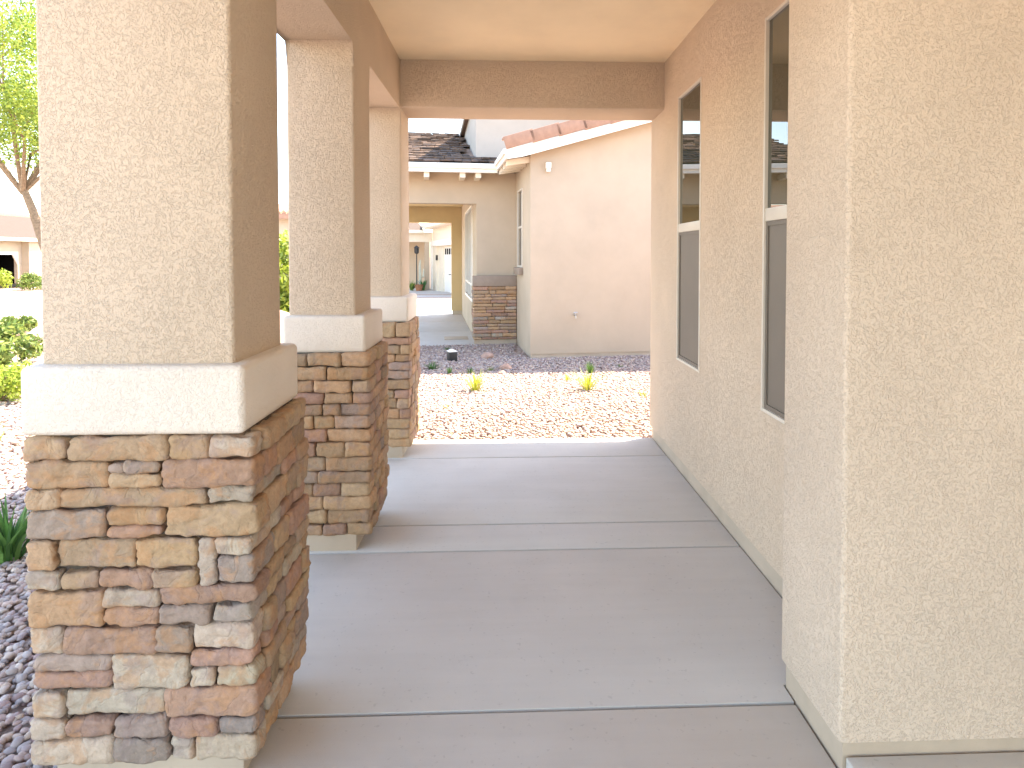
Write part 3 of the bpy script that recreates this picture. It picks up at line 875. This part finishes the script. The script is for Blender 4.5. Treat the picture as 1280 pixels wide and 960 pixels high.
def rockmesh(name, x, y, r, seed, label, cat, group=None, flat=.65, mat='rock'):
    mb = MB(); bmesh.ops.create_icosphere(mb.bm, subdivisions=3, radius=1)
    for v in mb.bm.verts:
        p = v.co.copy(); d = 1+.35*mnoise.noise(p*1.2+Vector((seed*7.3, 0, 0)))+.12*mnoise.noise(p*3.1+Vector((seed, 5, 0)))
        v.co = Vector((p.x*d*r, p.y*d*r*.85, p.z*d*r*flat))
    mb.smooth = True
    o = obj(name, mb, M[mat], angle=60); o.location = (x, y, gz(x, y)+r*flat*.45)
    return tag(o, label, cat, group)
rockmesh('rock', .02, 8.42, .085, 1, 'larger reddish rock lying in shaded gravel near the peach wall corner', 'rock')
rockmesh('rock', -.25, 9.35, .10, 2, 'flat brown rock in shaded gravel in front of the stone pedestal', 'rock')
rockmesh('rock', -.03, 8.05, .05, 3, 'smallest brown rock, in the gravel beside the pale green sprig', 'rock')

# garden light
gl = thing('garden_light', 'small black box garden light with pale top standing in the gravel', 'garden light', (-.764, 9.151, gz(-.764, 9.151)), .4)
mb = MB(); mb.box(-.062, .062, -.062, .062, -.03, .135, .006, 2); obj('housing', mb, M['black'], gl)
mb = MB(); mb.box(-.066, .066, -.066, .066, .136, .152, .005, 2); mb.prism([(-.045, .152), (.045, .152), (.02, .17), (-.02, .17)], None, 'y', -.04, .04); obj('lens_cap', mb, M['lampglass'], gl)

def leafcloud(blobs, n, size, cols, seed, shell=.55, jit=.25, squash=1.0):
    """leaf-sized faces spread through lumpy volumes"""
    r = np.random.default_rng(seed)
    vol = np.array([b[3]**2 for b in blobs]); vol = vol/vol.sum()
    ch = r.choice(len(blobs), n, p=vol)
    B = np.array([b[:4] for b in blobs])[ch]
    d = r.normal(size=(n, 3)); d /= np.linalg.norm(d, axis=1)[:, None]
    rad = B[:, 3]*(shell+(1-shell)*r.random(n)**.6)*(1+jit*r.normal(size=n)*.35)
    P = B[:, :3]+d*rad[:, None]*np.array([1, 1, squash])
    a = r.normal(size=(n, 3)); a /= np.linalg.norm(a, axis=1)[:, None]
    b = np.cross(a, d+.6*r.normal(size=(n, 3))); b /= np.linalg.norm(b, axis=1)[:, None]+1e-9
    s = size*r.uniform(.6, 1.3, n)[:, None]
    V = np.stack([P-a*s, P-b*s*.38+a*s*.1, P+a*s, P+b*s*.38+a*s*.1], 1).reshape(-1, 3)
    F = np.arange(4*n).reshape(n, 4)
    cc = np.array(cols)[r.integers(0, len(cols), n)]*r.uniform(.75, 1.25, n)[:, None]
    return V, F, np.repeat(cc, 4, 0)
def shrub(name, x, y, w, h, n, size, cols, seed, label, cat='shrub', group=None, z=None):
    rnd = random.Random(seed)
    t = thing(name, label, cat, (x, y, gz(x, y) if z is None else z), 0, group)
    blobs = []
    for k in range(16):
        a = rnd.uniform(0, 6.283); q = rnd.random()**.6*w*.36
        zz = h*rnd.uniform(.25, .78)*(1-.35*(q/(w*.36))**2)
        blobs.append((math.cos(a)*q, math.sin(a)*q, zz, rnd.uniform(.14, .26)*min(w, h*1.6)))
    V, F, Kc = leafcloud(blobs, n, size, cols, seed, .35)
    V[:, 2] = np.maximum(V[:, 2], .01)
    pydata('foliage', V, F, M['leaf'], t, Kc, smooth=False)
    mb = MB()
    for k in range(7):
        a = rnd.uniform(0, 6.283); e = (math.cos(a)*w*.25, math.sin(a)*w*.25, h*.7)
        mb.tube([(0, 0, -.05), (e[0]*.4, e[1]*.4, e[2]*.45), e], [.018, .012, .005], 6)
    obj('stems', mb, M['bark'], t)
    return t
LG = [(.12, .19, .045), (.18, .25, .06), (.09, .15, .04), (.24, .29, .07)]
YG = [(.28, .36, .05), (.22, .31, .05), (.36, .42, .07)]
GS = 'shrubs in the gravel yard left of the porch'
shrub('shrub', -6.95, 8.75, 2.3, .58, 5200, .045, LG, 3, 'rounded green shrub beyond the stucco column, largest by the gravel', group=GS)
shrub('shrub', -9.6, 12.2, 2.4, .42, 4200, .05, LG, 9, 'green shrub further back, closest to the street kerb', group=GS)
shrub('shrub', -5.35, 6.75, 1.0, .42, 2200, .03, YG, 4, 'low lime yellow shrub in front of the rounded green shrub', group=GS)
tuft('grass_tuft', -4.08, 5.06, .22, .14, 46, .010, LIME, 14, 'lime grass tuft in sunny gravel left of the widest column', 'grass tuft', None, .3, .05)
shrub('bush', -3.22, 8.75, 1.35, 2.15, 8000, .05, [(.30, .36, .05), (.22, .30, .04), (.38, .42, .08), (.13, .2, .03)], 5, 'tall lime green bush seen between the first two columns', 'bush')
rockmesh('boulder', -2.86, 7.75, .46, 8, 'pale boulder below the tall lime bush between the columns', 'boulder', None, 1.25)

# street tree with open feathery crown
def tree(x, y, seed, label):
    t = thing('tree', label, 'tree', (x, y, gz(x, y)))
    rnd = random.Random(seed)
    mb = MB()
    fork = Vector((-.40, 0, 3.05))
    mb.tube([(.62, 0, -.1), (.40, 0, .7), (.02, 0, 1.8), (-.2, .02, 2.5), fork], [.14, .11, .095, .085, .07], 10)
    ends = []
    for k in range(9):
        a = k*2.4+rnd.uniform(-.4, .4); e = fork+Vector((math.cos(a)*rnd.uniform(.9, 2.3), math.sin(a)*rnd.uniform(.9, 2.3), rnd.uniform(.5, 3.2)))
        m = fork.lerp(e, .5)+Vector((rnd.uniform(-.2, .2), rnd.uniform(-.2, .2), rnd.uniform(-.15, .25)))
        mb.tube([fork-Vector((0, 0, .15)), m, e], [.05, .03, .012], 7)
        for j in range(3):
            g = e+Vector((rnd.uniform(-1, 1), rnd.uniform(-1, 1), rnd.uniform(-.2, 1)))
            mb.tube([m.lerp(e, .3+.2*j), g], [.022, .007], 5); ends.append(g)
        ends.append(e)
    obj('trunk', mb, M['bark'], t)
    blobs = [(e.x, e.y, e.z, rnd.uniform(.4, .85)) for e in ends]+[(fork.x+rnd.uniform(-1.5, 1.5), fork.y+rnd.uniform(-1.5, 1.5), fork.z+rnd.uniform(.9, 3.8), .7) for q in range(14)]
    V, F, Kc = leafcloud(blobs, 42000, .042, [(.26, .33, .05), (.33, .38, .07), (.18, .26, .04), (.12, .19, .03)], seed, .1, .3)
    pydata('crown', V, F, M['leaf'], t, Kc, smooth=False)
    return t
tree(-10.05, 14.0, 4, 'feathery light green tree across the yard, leaning left of the porch')

# street, kerbs and pavement: along the houses, then bending left
def strip(name, offs0, offs1, z0, z1, mat):
    cl = []
    for k in range(60):
        y = -60+k*4; x = -16.2-(.0045*max(0, y-22)**2)
        cl.append(Vector((x, y, 0)))
    V, F = [], []
    for i, p in enumerate(cl):
        tdir = (cl[min(i+1, 59)]-cl[max(i-1, 0)]).normalized(); n = Vector((tdir.y, -tdir.x, 0))
        for o in (offs0, offs1):
            q = p+n*o
            for z in (z0, z1): V.append((q.x, q.y, z+gz(q.x, min(q.y, 60))))
        if i:
            b = 4*(i-1)
            for a, c in ((0, 1), (1, 3), (3, 2), (2, 0)): F.append((b+a, b+c, b+4+c, b+4+a))
    return tag(pydata(name, V, F, mat, smooth=False), kind='structure')
strip('road', -4.1, 4.1, -.2, .0, M['asphalt'])
strip('kerb', 4.1, 4.35, -.2, .10, M['walk']); strip('kerb', -4.35, -4.1, -.2, .10, M['walk'])
strip('pavement', 4.352, 5.6, -.2, .085, M['walk']); strip('pavement', -5.6, -4.352, -.2, .085, M['walk'])

# house across the street
hx = thing('house', 'low beige house across the street with a dark open garage', 'house', (-27, 34.8, -.2), R(90))
# local x runs along +Y (world), local -y faces the street
mb = MB(); mb.box(-3.2, 1.2, 0, .2, 1.75, 2.45); mb.box(.9, 1.2, .001, .2, 0, 1.75); mb.box(1.2, 8, -.4, .2, 0, 2.45); mb.box(-7, -3.2, 0, .2, 0, 2.45); mb.box(-7, -6.8, .2, 8, 0, 2.45); mb.box(7.8, 8, .2, 8, 0, 2.45)
obj('wall', mb, M['nstucco'], hx)
mb = MB(); mb.box(-3.2, .9, 3.5, 3.6, 0, 1.75); mb.box(-3.2, .9, .2, 3.5, -.02, .02); mb.box(.9, .98, .205, 3.6, 0, 1.75); mb.box(-3.3, -3.2, .205, 3.6, 0, 1.75); mb.box(-3.3, .98, .205, 3.6, 1.76, 1.8); obj('garage_bay', mb, M['dark'], hx)  # bay painted near-black to stand in for its inner shade
mb = MB(); mb.prism([(-3.2, 1.75), (.9, 1.75), (.9, 1.05), (.55, 1.6), (-3.2, 1.63)], None, 'y', -.03, .05); obj('garage_trim', mb, M['white'], hx)
mb = MB(); mb.prism([(-.7, 2.38), (4.0, 3.9), (8.7, 2.38), (8.7, 2.5), (4.0, 4.04), (-.7, 2.5)], None, 'x', -7.4, 8.4); obj('roof', mb, M['roof_pale'], hx)
mb = MB(); mb.prism([(.1, 2.46), (8.1, 2.46), (4.0, 3.86)], None, 'x', -6.98, -6.8); obj('gable', mb, M['nstucco'], hx)
mb = MB(); mb.prism([(-1.5, 3.0), (1.6, 4.05), (9, 4.05), (9, 3.0)], None, 'y', 5.2, 9)
obj('upper_wall', mb, M['nstucco'], hx)
mb = MB(); mb.prism([(-2.0, 3.06), (1.6, 4.28), (9.4, 4.28), (9.4, 4.10), (1.6, 4.10), (-1.9, 2.92)], None, 'y', 4.8, 9.3)
obj('roof', mb, M['tile_rust'], hx)
mb = MB(); mb.box(-7.4, 8.4, -.74, -.702, 2.34, 2.52); obj('fascia', mb, M['cream'], hx)
mb = MB(); mb.box(2.6, 4.2, -.43, -.399, .9, 2.1); w = obj('window', mb, M['frame'], hx)
mb = MB(); mb.box(2.68, 4.12, -.44, -.43, .98, 2.02); obj('pane', mb, M['glass_dark'], w)
GS2 = 'bushes in front of the house across the street'
shrub('bush', -24.6, 33.4, 1.9, .85, 1800, .07, LG, 21, 'dark green bush before the open garage across the street', 'bush', GS2)
shrub('bush', -24.4, 35.0, 1.5, .75, 1500, .07, LG, 22, 'round green bush between the garage and the pink boulder', 'bush', GS2)
shrub('bush', -24.9, 31.6, 1.6, 1.4, 1800, .07, YG, 23, 'tall yellowish bush by the near side of the garage', 'bush', GS2)
rockmesh('boulder', -24.0, 36.3, .5, 9, 'rounded pink boulder by the bushes across the street', 'boulder', None, 1.1)

# house glimpsed between the first two columns
h5 = thing('house', 'pink stucco house with terracotta roof glimpsed between the first two columns', 'house', (-11.6, 30.0, -.44), R(10))
mb = MB(); mb.box(-3.5, 1.35, 0, 5.5, 0, 3.62); mb.box(1.35, 5.0, 1.6, 5.5, 0, 3.4); obj('wall', mb, M['nstucco'], h5)
mb = MB(); mb.prism([(-.5, 3.62), (2.8, 4.35), (6.0, 3.62), (6, 3.75), (2.8, 4.48), (-.5, 3.75)], None, 'x', -4, 5.4); obj('roof', mb, M['tile_rust'], h5)
mb = MB()
for k in range(38): mb.tube([(-3.9+k*.245, -.52, 3.80), (-3.9+k*.245, .6, 4.06)], .085, 8)
obj('roof_tile_row', mb, M['tile_rust'], h5)
mb = MB(); mb.box(-4, 5.4, -.54, -.502, 3.52, 3.74); obj('fascia', mb, M['tile_rust'], h5)

# things by the third house's entry
def at3(u, v): p = T3M @ Vector((u, v, G3+.02)); return p
lp = thing('lamp_post', 'slim dark lamp post with lantern by the far house entry', 'lamp post', at3(-.92, -.6))
mb = MB(); mb.tube([(0, 0, 0), (0, 0, 1.95)], [.035, .025], 8); obj('post', mb, M['black'], lp)
mb = MB(); mb.lathe((0, 0, 1.86), [(.06, 0), (.12, .06), (.12, .28), (.16, .30), (.03, .42)], 10); obj('lantern', mb, M['black'], lp)
V, F, Kc = blades(40, .55, .4, .09, [(.16, .25, .06), (.24, .32, .08)], 31, .4, base=.06)
o = tag(pydata('agave', V, F, M['blade'], None, np.array(Kc)), 'pale green agave by the far entry, on the side of the lamp post', 'plant'); o.location = at3(-1.16, -.55)
V, F, Kc = blades(40, .60, .35, .09, [(.05, .17, .05), (.08, .22, .07)], 32, .4, base=.06)
o = tag(pydata('agave', V, F, M['blade'], None, np.array(Kc)), 'deep green agave by the far entry, beside the tan column', 'plant'); o.location = at3(-.62, -.7)
mb = MB(); mb.lathe((0, 0, 0), [(.14, 0), (.21, .28), (.23, .30), (.19, .31)], 14)
pt = obj('plant_pot', mb, M['pot']); pt.location = at3(-.86, -.95)
tag(pt, 'round terracotta pot between the two agaves at the far entry', 'pot')
mb = MB()
mb.tube([(0, 0, 0), (.02, 0, .6), (.0, 0, 1.25), (.03, 0, 1.55)], [.06, .065, .06, .03], 9)
mb.tube([(.02, 0, .55), (.18, 0, .7), (.2, 0, 1.1)], [.04, .045, .03], 9)
mb.tube([(.0, 0, .35), (-.16, .02, .5), (-.17, .02, .8)], [.035, .04, .025], 9)
o = obj('cactus', mb, plain('pale_cactus', (.50, .52, .44, 1), .7, .3, .15, 12)); o.location = at3(-.74, -.45)
tag(o, 'pale upright branching cactus behind the terracotta pot at the far entry', 'cactus')

# ------------------------------------------------------------------ camera
F_, PSI, TH = 780., R(2.13), R(1.6)
cam = bpy.data.cameras.new('camera'); co = bpy.data.objects.new('camera', cam); COL.objects.link(co)
cam.sensor_width = 36; cam.lens = 36*F_/1280
cam.shift_x = -.01486; cam.shift_y = -.10876
cam.clip_start = .05; cam.clip_end = 3000
co.location = (0, 0, 1.37)
co.rotation_euler = (R(90)-TH, 0, -PSI)
C.camera = co

# ------------------------------------------------------------------ light
ELEV, AZ = R(56), R(28)      # direction to the sun: mostly +X, slightly +Y
sdir = Vector((math.cos(AZ)*math.cos(ELEV), math.sin(AZ)*math.cos(ELEV), math.sin(ELEV)))
sun = bpy.data.lights.new('sun', 'SUN'); so = bpy.data.objects.new('sun', sun); COL.objects.link(so)
so.rotation_euler = sdir.to_track_quat('Z', 'Y').to_euler()
so.location = (20, 6, 25)
sun.energy = 3.2; sun.angle = R(.5); sun.color = (1, .95, .87)
wd = bpy.data.worlds.new('World'); C.world = wd; wd.use_nodes = True
nt = wd.node_tree
sky = nt.nodes.new('ShaderNodeTexSky'); sky.sky_type = 'NISHITA'; sky.sun_disc = False
sky.sun_elevation = ELEV; sky.sun_rotation = R(90)-AZ
sky.air_density = 1.0; sky.dust_density = .6; sky.ozone_density = 1.0
bg = nt.nodes['Background']; bg.inputs['Strength'].default_value = .15
nt.links.new(sky.outputs[0], bg.inputs['Color'])

C.view_settings.view_transform = 'Standard'; C.view_settings.look = 'None'
C.view_settings.gamma = 1; C.view_settings.use_curve_mapping = False
C.view_settings.exposure = 2.86
C.view_settings.use_white_balance = True; C.view_settings.white_balance_temperature = 7900; C.view_settings.white_balance_tint = 11.5
C.cycles.use_denoising = True
C.cycles.max_bounces = 12; C.cycles.diffuse_bounces = 7; C.cycles.glossy_bounces = 4
C.cycles.sample_clamp_indirect = 10
C.render.film_transparent = False
